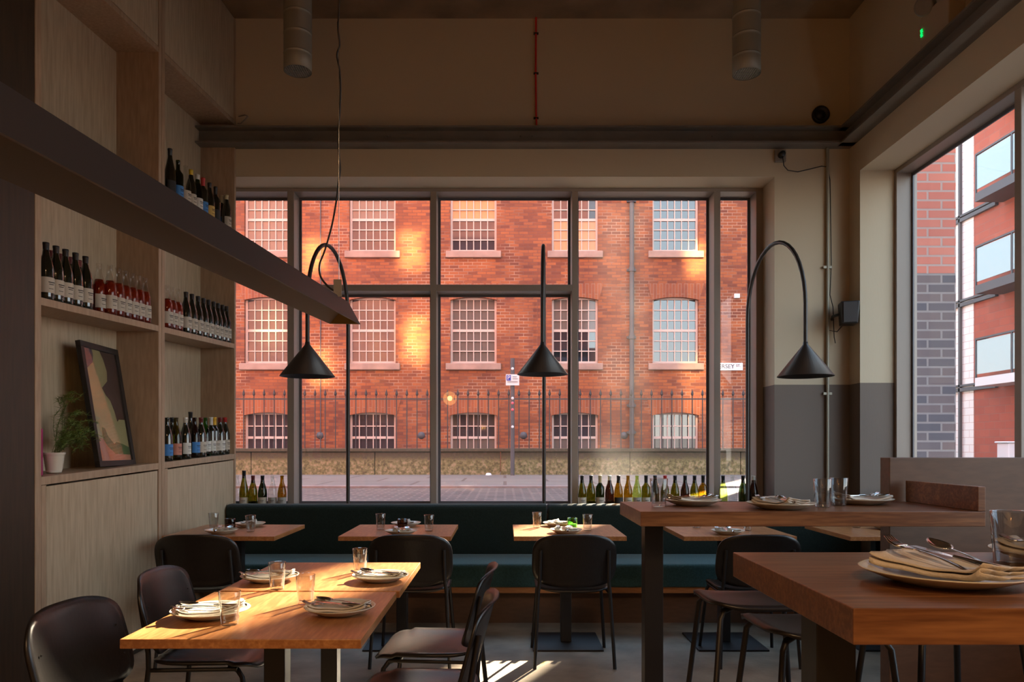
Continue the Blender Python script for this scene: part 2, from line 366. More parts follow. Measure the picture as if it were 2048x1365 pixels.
# window_2 in the east wall
w2 = bpy.data.objects.new('window_2', None); COL.objects.link(w2); w2['kind'] = 'structure'
b = MB().box(3.13, 3.295, EY1-.035, EY1, EB, ET).box(3.13, 3.295, EY0, EY1-.035, ET-.035, ET).box(3.13, 3.295, EY0, EY0+.06, EB, ET-.035).box(3.13, 3.295, EY0+.06, EY1-.035, EB, EB+.05)
b.build('window_frame', M['frame'], w2, .003)
for y in (4.53, 2.95): MB().box(3.13, 3.295, y-.03, y+.03, EB+.05, ET-.035).build('mullion', M['frame'], w2, .003)
ys = [EY0+.06, 2.92, 2.98, 4.5, 4.56, EY1-.035]
for i in range(3):
    MB().box(3.262, 3.268, ys[2*i], ys[2*i+1], EB+.05, ET-.035).build('glass_pane', M['pane'], w2)
    y0, y1, e = ys[2*i], ys[2*i+1], .02
    MB().box(3.25, 3.261, y0, y0+e, EB+.05, ET-.035).box(3.25, 3.261, y1-e, y1, EB+.05, ET-.035).box(3.25, 3.261, y0+e, y1-e, ET-.06, ET-.035).build('glazing_bead', M['alu'], w2)
struct('wall_facade', MB().box(-14, 3.3, 6.3, 6.74, CZ+.3, 15).box(-14, -3.3, 6.3, 6.74, .4, CZ+.3).box(2.9, 3.3, -5, 6.3, CZ+.25, 15), M['redpier'])
# brick return outside the east window
p = thing('brick_pier', 'brick pier just outside the side window, red above and blue-grey below', 'pier', (3.305, 6.0, 0))
MB().box(.0, .34, .0, .9, -.2, 2.71).build('blue_brick_base', M['blue'], p)
MB().box(.0, .34, .0, .9, 2.71, 5.2).build('red_brick_shaft', M['redpier'], p)

# ------------------------------------------------------------------ street and buildings outside
struct('ground', MB().box(-40, 60, -20, 80, .2, .5).build and MB().box(-40, 60, 6.8, 11.5, .4, .658).box(3.7, 60, -20, 6.8, .4, .658).box(6.5, 60, 11.5, 80, .4, .658), M['cobble'])
struct('pavement', MB().box(-40, 6.4, 11.62, 18.0, .4, .695), M['pave'])
struct('kerb', MB().box(-40, 6.4, 11.5, 11.62, .4, .697), M['kerb'], .01)
FD = 18.0
mill = thing('brick_mill', 'old red brick mill across the street with rows of small-paned sash windows', 'building', (0, FD, 0))
cols = [-8.2, -5.765, -3.215, -.765, 1.70, 4.14]
rows = [(.9, 2.13), (3.32, 4.93), (6.04, 7.62)]
hw = .56; BX0, BX1, BH = -14, 5.88, 10.5
b = MB(); edge = [BX0]+[v for c in cols for v in (c-hw, c+hw)]+[BX1]
for i in range(0, len(edge), 2): b.box(edge[i], edge[i+1], 0, .35, 0, BH)
for c in cols:
    zz = [0]+[v for r in rows for v in r]+[BH]
    for i in range(0, len(zz), 2): b.box(c-hw, c+hw, 0, .35, zz[i], zz[i+1])
b.box(BX0, BX1, .6, 9, 0, BH)
b.build('brick_wall', M['brick'], mill)
def sash(c, z0, z1, nr, split, mats, arch, openlow=False):
    w = MB(); t = .035; y0, y1 = .10, .16
    w.box(c-hw, c-hw+.05, y0, y1, z0, z1).box(c+hw-.05, c+hw, y0, y1, z0, z1).box(c-hw+.05, c+hw-.05, y0, y1, z1-.05, z1).box(c-hw+.05, c+hw-.05, y0, y1, z0, z0+.06)
    a, bb = c-hw+.05, c+hw-.05; H = z1-z0-.11
    for k in range(1, nr):
        z = z0+.06+H*k/nr; tt = .03 if k == split else .012
        w.box(a, bb, y0+.005, y1-.01, z-tt, z+tt)
    for k in range(1, 6):
        x = a+(bb-a)*k/6; w.box(x-.0105, x+.0105, y0+.008, y1-.012, z0+.06, z1-.05)
    o = w.build('sash_window', M['winwhite'], mill)
    zs = z0+.06+H*split/nr
    MB().box(a, bb, .135, .14, z0+.06, zs).build('lower_pane', mats[0], o)
    MB().box(a, bb, .135, .14, zs, z1-.05).build('upper_pane', mats[1], o)
    if arch:
        pts = []; n = 10; sag = .075
        for i in range(n+1):
            u = -1+2*i/n; pts.append((c+u*(hw+.02), z1-sag*u*u+.0))
        pts += [(c+hw+.13, z1+.33), (c-hw-.13, z1+.33)] if arch == 1 else [(c+hw+.14, z1+.36), (c-hw-.14, z1+.36)]
        MB().prism(pts, -.012, .20, 'Y').build('brick_arch', M['archbrick'], mill)
for i, c in enumerate(cols):
    r0 = [(M['blind'], M['blind'])]*3+[(M['shade'], M['blind']), (M['shade'], M['blind']), (M['blind'], M['skypane'])]
    r1 = [(M['blind'], M['blind']), (M['blind'], M['blind']), (M['blind'], M['blind']), (M['shade'], M['shade']), (M['skypane'], M['shade']), (M['skypane'], M['skypane'])]
    r2 = [(M['shade'], M['blind']), (M['shade'], M['shade']), (M['blind'], M['shade']), (M['blind'], M['brickreflect']), (M['brickreflect'], M['blind']), (M['skypane'], M['skypane'])]
    sash(c, *rows[0], 4, 2, r0[i], 2); sash(c, *rows[1], 6, 3, r1[i], 1); sash(c, *rows[2], 6, 3, r2[i], 1)
    for z in (3.32, 6.04): MB().box(c-.67, c+.67, -.07, .12, z-.16, z).build('stone_sill', M['sandstone'], mill, .012)
dp = MB().tube([(3.06, -.09, .7), (3.06, -.09, 7.9)], .055, 12)
for z in (1.6, 2.25, 3.9, 5.53, 7.2): dp.tube([(3.06, -.09, z), (3.06, -.09, z+.1)], .075, 12).box(2.95, 3.17, -.06, 0, z+.02, z+.07)
dp.build('drainpipe', M['pipe'], mill)
MB().tube([(-4.47, -.02, 1.0), (-4.47, -.02, 9)], .012, 6).build('conduit', M['pipe'], mill)
for x in (-4.49, -2.03, .45, 2.89): MB().lathe([(0, .05), (.04, .045), (.085, .012), (.09, 0)], 16).build('tie_plate', M['pipe'], mill, loc=(x, 0, 1.57)).rotation_euler = (PI/2, 0, 0)
MB().box(5.55, 5.68, -.06, 0, 4.9, 5.0).build('alarm_box', M['white'], mill)
sg = MB().box(5.03, 5.76, -.03, -.004, 3.15, 3.33).build('street_sign', M['white'], mill)
def text(body, size, loc, mat, parent, rot=(PI/2, 0, 0), align='CENTER', ext=.002, name='lettering'):
    c = bpy.data.curves.new(name, 'FONT'); c.body = body; c.size = size; c.extrude = ext; c.align_x = align; c.align_y = 'CENTER'
    c.materials.append(mat); q = bpy.data.objects.new(name, c); COL.objects.link(q)
    me = bpy.data.meshes.new_from_object(q.evaluated_get(bpy.context.evaluated_depsgraph_get()))
    bpy.data.objects.remove(q); bpy.data.curves.remove(c)
    o = bpy.data.objects.new(name, me); COL.objects.link(o); o.parent = parent; o.location = loc; o.rotation_euler = rot
    return o
text('JERSEY', .145, (5.345, -.034, 3.24), M['ink'], sg); text('ST.', .085, (5.65, -.034, 3.26), M['ink'], sg)
# low stone wall and railing
sw = MB(); x = -14.0
while x < 5.9:
    L = random.uniform(2.2, 3.2); sw.box(x, min(5.95, x+L)-.012, 15.98, 16.3, .6, 1.19); x += L
sw.box(-14, 5.97, 15.94, 16.33, 1.19, 1.262)
tag(sw.build('stone_wall', M['wallstone'], None, .012), 'low mossy stone wall along the far pavement', 'wall', kind='thing')
rl = thing('iron_railing', 'grey spear-topped iron railing standing on the low stone wall', 'railing', (0, 16.12, 1.26))
MB().box(-9, 5.9, -.012, .012, 1.06, 1.09).build('top_rail', M['rail'], rl)
x = -9.0; first = None
while x < 5.85:
    if first is None:
        q = MB().tube([(0, 0, 0), (0, 0, 1.13)], .012, 6); q.lathe([(.0, 1.12), (.028, 1.17), (.03, 1.19), (.0, 1.30)], 4)
        first = q.build('spear_bar', M['rail'], rl); o = first
    else:
        o = first.copy(); COL.objects.link(o); o.parent = rl
    o.location = (x, 0, 0); x += .2215
# parking sign post
sp = thing('parking_sign_post', 'grey steel post with a parking sign on the far pavement', 'sign post', (.158, 15.6, .695))
MB().tube([(0, 0, 0), (0, 0, 2.46)], .045, 12).build('post', M['pipe'], sp)
pl = MB().box(-.14, .14, -.065, -.05, 1.89, 2.12).build('sign_plate', M['white'], sp)
MB().box(-.125, -.035, -.069, -.066, 1.99, 2.105).build('blue_square', M['signblue'], pl)
text('P', .12, (-.08, -.071, 2.047), M['white'], pl)
for z in (1.945, 1.97): MB().box(-.11, .11, -.068, -.066, z, z+.008).build('printed_line', M['ink'], pl)
MB().box(-.0, .11, -.068, -.066, 2.02, 2.03).box(.0, .09, -.068, -.066, 2.06, 2.07).build('printed_line', M['ink'], pl)
for z, m in ((1.62, 'white'), (1.52, 'pink'), (1.38, 'pink'), (1.02, 'white'), (2.24, 'white')): MB().lathe([(0, .001), (.03, .001), (.03, 0)], 12).build('round_sticker', M[m], sp, loc=(0, -.047, z)).rotation_euler = (PI/2, 0, 0)
tag(MB().lathe([(0, .05), (.05, .045), (.07, .0)], 7, (-.35, 15.7, .695)).build('crumpled_paper', M['white'], None), 'scrap of white paper on the pavement by the stone wall', 'litter')
# flats with glass balconies seen through the side window
fl = thing('balcony_flats', 'modern brick flats with glass balconies seen through the side window', 'building', (14.1, 0, 0))
M['balglass'] = plain('hazy_balcony_glass', (.27, .38, .39), .15, spec=.9)
MB().box(-.02, 8, 22.3, 26.9, 0, 14).build('sunlight_toned_pier', M['suntoned'], fl)
MB().box(0, 8, 8, 22.3, 0, 16).build('brick_wall', M['redfar'], fl)
MB().box(-.10, -.02, 22.85, 22.93, 0, 14).build('downpipe', M['pipe'], fl)
MB().box(-1.12, 8, 27.0, 30.0, 0, 21).build('added_sun_blocker', M['redfar'], fl)  # unseen mass added to cut off the sun right of the lit band
for k in range(5):
    z = .63+2.61*k
    if k: 
        MB().box(-.8, -.005, 15.0, 21.0, z-.24, z).build('balcony_slab', M['white'] if k == 1 else M['pipe'], fl)
        for j in range(4):
            y = 15.05+1.5*j
            MB().box(-.78, -.765, y, y+1.42, z+.1, z+1.04).build('balcony_glass', M['balglass'], fl)
        r = MB().box(-.8, -.74, 15.0, 21.0, z+1.07, z+1.12)
        for j in range(5): r.box(-.8, -.76, 15.0+1.49*j, 15.04+1.49*j, z, z+1.07)
        r.box(-.74, -.02, 20.95, 21.0, z+1.07, z+1.12); r.build('balcony_rail', M['pipe'], fl)
    MB().box(-.04, -.001, 16.2, 19.4, z+.02, z+2.1).build('patio_door', M['blind'], fl)
    MB().box(-.10, -.001, 21.2, 24.5, z-.25, z-.14).box(-.10, -.001, 21.2, 24.5, z-.1, z-.04).build('string_course', M['pipe'], fl)
tag(MB().box(11.4, 11.8, 16.8, 17.2, .658, 1.38).box(11.36, 11.84, 16.76, 17.24, 1.38, 1.42).build('utility_cabinet', M['white'], None, .02), 'pale utility cabinet standing in front of the balcony flats', 'cabinet')
tw = thing('added_shade_tower', 'unseen brick tower added behind the mill to block the sun', 'building', (10.2, 31.5, 0))  # added out of view to cut off the sun left of the band
MB().box(0, 3.10, 0, 4, 0, 24).build('brick_wall', M['redfar'], tw)
for z in (3, 6, 9, 12, 15, 18): MB().box(.6, 1.8, -.03, .02, z, z+1.6).build('window', M['blind'], tw)
fb = thing('distant_building', 'pale building far down the side street past the mill corner', 'building', (16, 46, 0))
MB().box(-4, 12, 0, 8, 0, 9).build('wall', plain('pale_stone', (.55, .42, .30), .8, var=.15), fb)
for z in (2.0, 4.6, 7.0):
    for x in (-3.2, -1.2, .8, 2.8): MB().box(x, x+.9, -.03, .02, z, z+1.5).build('window', M['blind'], fb)
# added lights, unseen, throw warm patches on the mill in place of reflected sun
def patch(px, py, size, en):
    X = (px-1010)*FD/1484; Z = 1.31+(893-py)*FD/1484
    lamp('added_patch_light', 'AREA', (X*.9, 8.0, 9.0), en*.17, (1, .70, .32), aim=(X, FD, Z), shape='RECTANGLE', size=size, size_y=size*1.5, spread=math.radians(3))
for a in ((628, 510, .5, 60), (822, 500, .6, 70), (830, 680, .6, 90), (640, 735, .5, 40), (1395, 520, .5, 60), (1400, 770, .9, 45), (540, 650, .5, 30)): patch(*a)

# ------------------------------------------------------------------ shelving unit on the west side
KX, KZ = .0472, .0391
def SH(t, v, z, shear=True):
    """t metres from the window wall towards the room, v depth behind the face"""
    return (-2.23-KX*t-v, D0-t, z-(KZ*t if shear else 0))
un = thing('shelving_unit', 'tall grey-washed oak wall shelving with cupboards below', 'shelving', (0, 0, 0))
def sbox(t0, t1, v0, v1, z0, z1, fb=False, ft=False, b=None):
    b = b or MB()
    ps = [SH(t, v, z, not ((fb and z == z0) or (ft and z == z1))) for z in (z0, z1) for v in (v0, v1) for t in (t0, t1)]
    return b.add(ps, [(0, 1, 3, 2), (4, 6, 7, 5), (0, 4, 5, 1), (2, 3, 7, 6), (0, 2, 6, 4), (1, 5, 7, 3)])
VD = .30
T = [0.0, .03, 1.165, 1.205, 1.245, 2.40, 2.44]
for t0, t1 in ((0, .03), (1.165, 1.203), (1.207, 1.245), (2.40, 2.445)):
    sbox(t0, t1, 0, VD, 0.02, CZ-.01, True, True).build('upright', [M['shelfedge']], un, .002)
for t0, t1 in ((.03, 1.165), (1.245, 2.40)):
    for z0, z1 in ((1.206, 1.248), (2.118, 2.157), (3.03, 3.069), (3.965, 4.0)):
        sbox(t0, t1, 0.001, VD-.02, z0, z1).build('shelf', M['shelfedge'], un, .0015)
    sbox(t0, t1, VD-.02, VD, 0.02, CZ-.01, True, True).build('back_panel', M['shelfwood'], un)
    d = sbox(t0+.008, t1-.045, .004, .024, .10, 1.196).build('cupboard_door', M['shelfwood'], un, .002)
    sbox(t1-.038, t1-.002, .001, .022, .10, 1.204).build('stile', M['shelfedge'], un)
    sbox(t0, t1, .03, .05, .0, .09, True).build('plinth', M['darkpanel'], un)
    sbox(t0+.004, t1-.004, .003, .023, 4.006, CZ-.012, False, True).build('upper_door', M['shelfwood'], un, .002)
sbox(2.449, 5.6, .002, .3, .0, CZ-.01, True, True).build('end_panel', M['darkpanel'], un)

# bottles ---------------------------------------------------------
PROF = {
 'bordeaux': [(0, .004), (.033, 0), (.0365, .004), (.037, .02), (.037, .185), (.034, .205), (.022, .222), (.0145, .235), (.0135, .25), (.0135, .288), (.0150, .290), (.0150, .300), (.012, .300)],
 'burgundy': [(0, .004), (.034, 0), (.0375, .004), (.038, .02), (.038, .145), (.0355, .172), (.028, .205), (.018, .236), (.0145, .262), (.0140, .286), (.0155, .288), (.0155, .298), (.012, .298)],
 'hock': [(0, .004), (.034, 0), (.0375, .004), (.038, .02), (.038, .15), (.034, .19), (.024, .235), (.016, .275), (.0135, .31), (.0135, .328), (.015, .33), (.015, .34), (.012, .34)],
}
GL = {
 'dark': plain('black_green_bottle_glass', (.008, .010, .006), .08, spec=.7, coat=.5),
 'olive': clearglass('olive_bottle_glass', (.36, .33, .05), .03, 1.1),
 'deep': clearglass('deep_green_bottle_glass', (.10, .14, .05), .03, 1.1),
 'brown': clearglass('brown_bottle_glass', (.20, .10, .07), .03, 1.1),
 'amber': clearglass('amber_bottle_glass', (.50, .33, .05), .03, 1.1),
 'lime': clearglass('lime_bottle_glass', (.62, .70, .30), .03, 1.1),
 'green': clearglass('bright_green_bottle_glass', (.22, .60, .15), .03, 1.1),
 'clear': clearglass('flint_bottle_glass', (.88, .90, .88), .03, 1.3),
 'rose': clearglass('flint_glass_of_rose', (.92, .90, .88), .03, 1.2),
}
M['wine'] = plain('orange_red_wine', (.42, .03, .008), .1); 
_t = M['wine'].node_tree.nodes['Principled BSDF']; _t.inputs['Transmission Weight'].default_value = .6
LB = {k: plain(k+'_paper_label', c, .7) for k, c in dict(cream=(.50, .44, .36), white=(.62, .60, .55), pink=(.50, .20, .14), blue=(.05, .20, .50), yellow=(.62, .42, .12), orange=(.70, .32, .08), black=(.02, .02, .022), grey=(.35, .33, .30)).items()}
CP = {k: plain(k+'_bottle_capsule', c, .4) for k, c in dict(black=(.015, .014, .016), yellow=(.65, .45, .02), white=(.6, .58, .52), red=(.45, .02, .02), beige=(.5, .42, .25), maroon=(.14, .02, .02), orange=(.7, .4, .03)).items()}
GN = dict(dark='dark', olive='olive green', deep='deep green', brown='brown', amber='amber', lime='pale lime', green='bright green', clear='clear glass', rose='clear glass rosé')
CACHE = {}
def bottle(x, y, z, kind, glass, lab, cap, label, group, lz=None, lh=None, face=-PI/2, sc=1):
    key = (kind, glass, lab, cap)
    if key in CACHE:
        return copy_tree(CACHE[key], (x, y, z), face+PI/2, label, group)
    pr = PROF[kind]; R = pr[3][0]; H = pr[-1][1]
    o = MB().lathe(pr, 20).build('wine_bottle', GL[glass]); tag(o, label, 'bottle', group)
    if lab:
        l0, l1 = (.035, .115)
        MB().lathe([(R+.0007, l0), (R+.0007, l1)], 16, a0=-PI/2-1.25, a1=-PI/2+1.25).build('paper_label', LB[lab], o)
        m = MB(); m.box(-.016, .016, -R-.0035, -R-.0008, l0+.052, l0+.056).box(-.012, .012, -R-.0035, -R-.0008, l0+.042, l0+.045).box(-.014, .01, -R-.0035, -R-.0008, l0+.02, l0+.022)
        if lab != 'black': m.build('printed_line', LB['black'], o)
    if cap:
        MB().lathe([(.0146, H-.062), (.0152, H-.012), (.0162, H-.011), (.0162, H+.001), (.0, H+.0012)], 16).build('capsule', CP[cap], o)
    if glass == 'rose':
        MB().lathe([(0, .006), (R-.003, .008), (R-.003, .142), (.032, .170), (.022, .205), (0, .206)], 20).build('wine', M['wine'], o)
    o.location = (x, y, z); o.rotation_euler = (0, 0, face+PI/2); CACHE[key] = o
    return o
def shelf_t(px, v):
    o = (px-1010)/1484; return (6.15*o+2.23+v)/(o-KX)
def on_shelf(px, v, top): 
    t = shelf_t(px, v); return SH(t, v, top)
def row(items, v, top, where, group, fc=-.35):
    for i, (px, kind, glass, lab, cap, *dv) in enumerate(items):
        vv = v+(dv[0] if dv else 0)
        p = on_shelf(px, vv, top+.0015)
        lb = f"{GN[glass]} bottle" + (f" with {lab} label" if lab else '') + (f" and {cap} cap" if cap and lab else '') + f", {ORD[i] if i < 14 else 'last'} along {where}"
        bottle(p[0], p[1], p[2], kind, glass, lab, cap, lb, group, face=fc)
row([(340, 'hock', 'dark', 'black', 'black'), (356, 'bordeaux', 'deep', 'blue', None), (371, 'burgundy', 'clear', 'cream', None), (382, 'burgundy', 'dark', 'cream', 'yellow'), (395, 'burgundy', 'deep', 'white', 'white'),
     (406, 'bordeaux', 'dark', 'blue', 'red'), (419, 'burgundy', 'dark', 'yellow', 'black'), (431, 'bordeaux', 'dark', 'black', 'black'), (443, 'bordeaux', 'dark', 'blue', 'beige', .05), (453, 'burgundy', 'dark', 'cream', 'beige')],
    .045, 3.069, 'the top shelf', 'bottles on the top shelf')
mid = []
for px in (92, 112, 131, 151, 171): mid.append((px, 'burgundy', 'dark', 'cream', 'black'))
for k, px in enumerate((198, 220, 236, 250, 264, 277, 290)): mid.append((px, 'burgundy', 'rose', 'cream', None, .04 if k == 0 else 0))
row(mid, .045, 2.157, "the middle shelf's near bay", 'bottles on the middle shelf, nearer bay')
row([(101+19*k, 'burgundy', 'dark', 'cream', 'maroon') for k in range(4)], .145, 2.157, "the middle shelf's back row", 'bottles in the back row of the middle shelf')
mid = [(334, 'burgundy', 'rose', 'cream', None), (344, 'burgundy', 'rose', 'cream', None), (355, 'burgundy', 'rose', 'cream', None)]
for px in (372, 384, 396, 407, 417, 427, 436, 445, 453): mid.append((px, 'burgundy', 'dark', 'cream', 'black'))
row(mid, .045, 2.157, 'the middle shelf by the window', 'bottles on the middle shelf by the window')
row([(334, 'burgundy', 'dark', 'blue', None), (344, 'burgundy', 'dark', 'grey', 'black', .1), (352, 'burgundy', 'olive', 'pink', None), (371, 'burgundy', 'dark', 'white', 'white'), (381, 'hock', 'dark', 'orange', 'black', .1), (389, 'burgundy', 'brown', 'blue', None, .02),
     (402, 'burgundy', 'dark', 'cream', 'maroon'), (411, 'burgundy', 'green', 'white', None, .03), (422, 'bordeaux', 'dark', 'white', 'white', .03), (429, 'bordeaux', 'dark', 'cream', 'orange', .02), (440, 'burgundy', 'dark', 'white', 'maroon'), (450, 'burgundy', 'dark', 'cream', 'red', .03)],
    .045, 1.248, 'the lowest shelf', 'bottles on the lowest shelf')
# window sill bottles
SB = [(474, 'burgundy', 'clear', None, None), (488, 'hock', 'olive', 'cream', 'black'), (506, 'burgundy', 'olive', None, 'maroon'), (525, 'burgundy', 'deep', 'cream', 'black'), (545, 'burgundy', 'clear', 'grey', None), (564, 'burgundy', 'amber', 'grey', None)]
for i, (px, k, g, l, c) in enumerate(SB):
    bottle(wx(px, 6.3), 6.3, SILL+.002, k, g, l, c, f"{GN[g]} bottle, {ORD[i]} from the left on the window ledge beside the shelving", 'bottles on the ledge beside the shelving', face=-PI/2+.15)
SB = [(1164, 'burgundy', 'olive', 'cream', 'black'), (1182, 'burgundy', 'olive', None, 'black'), (1200, 'bordeaux', 'deep', 'cream', 'beige'), (1219, 'burgundy', 'brown', None, 'white'), (1237, 'burgundy', 'amber', 'black', 'black'), (1256, 'burgundy', 'amber', 'cream', None),
      (1274, 'burgundy', 'lime', 'grey', None), (1292, 'bordeaux', 'olive', 'cream', 'black'), (1310, 'burgundy', 'deep', None, 'black'), (1330, 'burgundy', 'olive', 'grey', 'red'), (1350, 'burgundy', 'olive', None, 'black'), (1370, 'burgundy', 'brown', None, 'black'), (1389, 'burgundy', 'olive', None, 'black'), (1406, 'bordeaux', 'amber', None, 'black')]
for i, (px, k, g, l, c) in enumerate(SB):
    bottle(wx(px, 6.3), 6.3, SILL+.002, k, g, l, c, f"{GN[g]} bottle, {ORD[i]} in the ledge row behind the long high table", 'bottles on the ledge behind the high table', face=-PI/2+.1)
for i, (px, k, g, l, c) in enumerate([(1446, 'burgundy', 'lime', None, 'black'), (1465, 'burgundy', 'clear', None, None), (1486, 'burgundy', 'deep', None, 'black'), (1507, 'burgundy', 'brown', None, 'white')]):
    bottle(wx(px, 6.3), 6.3, SILL+.002, k, g, l, c, f"{GN[g]} bottle, {ORD[i]} of four at the right end of the ledge", 'bottles at the right end of the ledge')

# framed abstract print, plant, book
def mat_art(n, c): return plain(n, c, .18, spec=.7)
zt = 1.248
pc = SH(1.93, .0, zt); pt = shelf_t(180, .1)
ct = (shelf_t(197, .05)+shelf_t(283, .05))/2
L = abs(shelf_t(197, .05)-shelf_t(283, .05))*.5; HH = .75
base = SH(ct, .06, zt+.004)
pf = thing('framed_print', 'black-framed abstract print leaning on the lower shelf', 'picture', base)
pf.rotation_euler = (math.radians(-9), 0, PI/2+.047)   # local X along the shelf, local -Y into the room
pf.rotation_mode = 'XYZ'
fw = .035
f = MB().box(-L, L, -.0, .03, 0, fw).box(-L, L, 0, .03, HH-fw, HH).box(-L, -L+fw, 0, .03, fw, HH-fw).box(L-fw, L, 0, .03, fw, HH-fw)
f.build('frame', M['black'], pf, .002)
a = MB(); a.box(-L+fw, L-fw, .014, .016, fw, HH-fw, 0)
def Q(u, w): return (-L+fw+(2*L-2*fw)*u, fw+(HH-2*fw)*w)
def shape(pts, k, y): a.prism([Q(*p) for p in pts], y, y+.001, 'Y', k)
shape([(.52, 1), (.6, .93), (.66, .82), (.62, .73), (.42, .66), (.5, .6), (.62, .55), (.7, .45), (.74, .36), (.8, .38), (1, .38), (1, 1)], 1, .0125)
shape([(0, 1), (.0, .8), (.12, .84), (.25, .88), (.3, .95), (.28, 1)], 2, .0125)
shape([(.22, .3), (.3, .29), (.36, .22), (.52, .15), (.6, .17), (.8, .15), (1, .12), (1, .04), (.5, .03), (.3, .1), (.2, .14)], 3, .0122)
shape([(0, 0), (0, .2), (.18, .2), (.3, .13), (.5, .06), (1, .05), (1, 0)], 4, .0118)
a.build('artwork', [mat_art('print_olive_cream', (.36, .34, .17)), mat_art('print_aubergine', (.035, .025, .035)), mat_art('print_navy', (.05, .06, .10)), mat_art('print_green', (.03, .12, .04)), mat_art('print_salmon', (.50, .22, .14))], pf)
MB().box(-L+fw, L-fw, .006, .008, fw, HH-fw).build('glass', clearglass('picture_glass', (.97, .97, .97), 0, 1.3), pf)
bx = SH(shelf_t(84, .06), .072, zt+.002)
bk = thing('paperback', 'magenta and blue paperback standing upright on the lower shelf', 'book', bx, -.05)
MB().box(-.09, .09, -.008, .008, 0, .235).build('pages', LB['white'], bk); MB().box(-.095, .095, -.0115, -.0085, 0, .24).box(-.095, .095, .0085, .0115, 0, .24).build('cover', plain('magenta_cover', (.45, .01, .16), .4), bk)
MB().box(.0955, .099, -.0115, .0115, 0, .24).build('spine', plain('blue_spine', (.03, .35, .55), .4), bk)
bk.rotation_euler = (0, .0, 2.10)
pp = SH(shelf_t(108, .1), .1, zt+.002)
pot = thing('potted_fern', 'feathery asparagus fern arching from a white ribbed pot', 'potted plant', pp)
ppf = [(0, .002), (.035, 0), (.038, .01)]+[(.038+.012*k/10+(.0012 if k % 2 else 0), .01+.085*k/10) for k in range(11)]+[(.055, .1), (.055, .11), (.05, .11), (.047, .09), (0, .088)]
MB().lathe(ppf, 24).build('pot', M['plate'], pot)
MB().lathe([(0, .093), (.047, .092)], 16).build('soil', plain('soil', (.05, .035, .02), .95, bump=.5), pot)
fo = MB(); st = MB(); rnd = random.Random(3)
for s_ in range(26):
    a0 = rnd.uniform(-.5, .5); L_ = rnd.uniform(.22, .42); up = rnd.uniform(.12, .26) if s_ > 3 else rnd.uniform(.3, .36); pts = []
    for k in range(9):
        u = k/8; pts.append(Vector((.02*rnd.uniform(-1, 1)+math.sin(a0)*L_*u*.35+.02*u, (L_*u*.85 if s_ > 3 else .10*u), .09+up*math.sin(u*PI*.62)-(.09*u*u if s_ > 8 else 0))))
    st.tube(pts, .0012, 4)
    for k in range(2, 9):
        for j in range(18):
            p0 = pts[k].lerp(pts[k-1], rnd.random()); d = Vector((rnd.uniform(-1, 1), rnd.uniform(-1, 1), rnd.uniform(-.9, .9))).normalized()*rnd.uniform(.015, .042)
            w = d.cross(Vector((rnd.random(), rnd.random(), .3))).normalized()*.0017
            fo.add([p0-w, p0+w, p0+d], [(0, 1, 2)])
st.build('stems', plain('fern_stem', (.10, .12, .03), .7), pot); o = fo.build('foliage', plain('fern_green', (.13, .19, .035), .7, var=.4, vs=20), pot); o['kind'] = 'stuff'

# ------------------------------------------------------------------ banquette
bq = thing('banquette', 'long dark teal upholstered bench under the window', 'bench', (0, 0, 0))
segs = [(-2.235, .335), (.345, 2.85)]
def rounded(y0, y1, z0, z1, r, n=5):
    pts = [(y0, z0)]
    for k in range(n+1): a = PI-k*PI/2/n; pts.append((y0+r+r*math.cos(a), z1-r+r*math.sin(a)))
    for k in range(n+1): a = PI/2-k*PI/2/n; pts.append((y1-r+r*math.cos(a), z1-r+r*math.sin(a)))
    return pts+[(y1, z0)]
for x0, x1 in segs:
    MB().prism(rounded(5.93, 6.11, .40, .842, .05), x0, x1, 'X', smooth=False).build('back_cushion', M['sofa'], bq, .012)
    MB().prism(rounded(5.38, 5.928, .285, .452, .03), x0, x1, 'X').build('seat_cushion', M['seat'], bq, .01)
MB().box(-2.235, 2.85, 5.40, 5.93, .24, .283).build('timber_rail', M['oakedge'], bq)
MB().box(-2.235, 2.85, 5.5, 6.1, 0, .24).build('plinth', M['boothwood'], bq)

# ------------------------------------------------------------------ tables
def cafe_table(label):
    t = thing('cafe_table', label, 'table', (0, 0, 0), 0)
    MB().box(-.35, .35, -.35, .35, .722, .75).build('tabletop', M['oak'], t, .002)
    MB().box(-.035, .035, -.035, .035, .012, .712).build('column', M['black'], t, .003)
    MB().box(-.2, .2, -.2, .2, .712, .7215).build('top_plate', M['black'], t)
    MB().box(-.225, .225, -.225, .225, 0, .012).build('base_plate', M['black'], t, .002)
    return t
TB = cafe_table('square oak table nearest the camera, catching a band of sunlight'); TB.location = (-.767, 2.5, 0)
copy_tree(TB, (-.757, 3.222, 0), 0, 'square oak table pushed against the far side of the nearest one')
WN = ['leftmost window table', 'second window table from left', 'middle window table', 'fourth window table from left', 'rightmost window table']
for i, x in enumerate((-1.78, -.685, .405, 1.46, 2.49)):
    copy_tree(TB, (x, 4.95, 0), 0, 'square oak pedestal table by the bench, '+WN[i], 'tables along the window bench')
def high_table(label, x0, x1, y0, y1, legx, legy):
    t = thing('high_table', label, 'table', (x0, y0, 0))
    L, D = x1-x0, y1-y0
    MB().box(0, L, 0, D, .987, 1.047).build('tabletop', M['oakx'], t, .002)
    MB().box(legx-x0, legx-x0+.08, legy-y0, legy-y0+.08, .008, .986).build('leg', M['black'], t, .002)
    MB().box(legx-x0-.1, legx-x0+.18, legy-y0-.12, legy-y0+.2, 0, .008).build('foot_plate', M['black'], t)
    return t
ht = high_table('long thick oak high table fixed to the brown booth partition', .545, 1.93, 2.98, 3.52, .605, 3.21)
MB().box(1.93-.545-.03, 1.93-.545, .0, .54, 1.048, 1.147).build('end_upstand', M['oakx'], ht, .002)
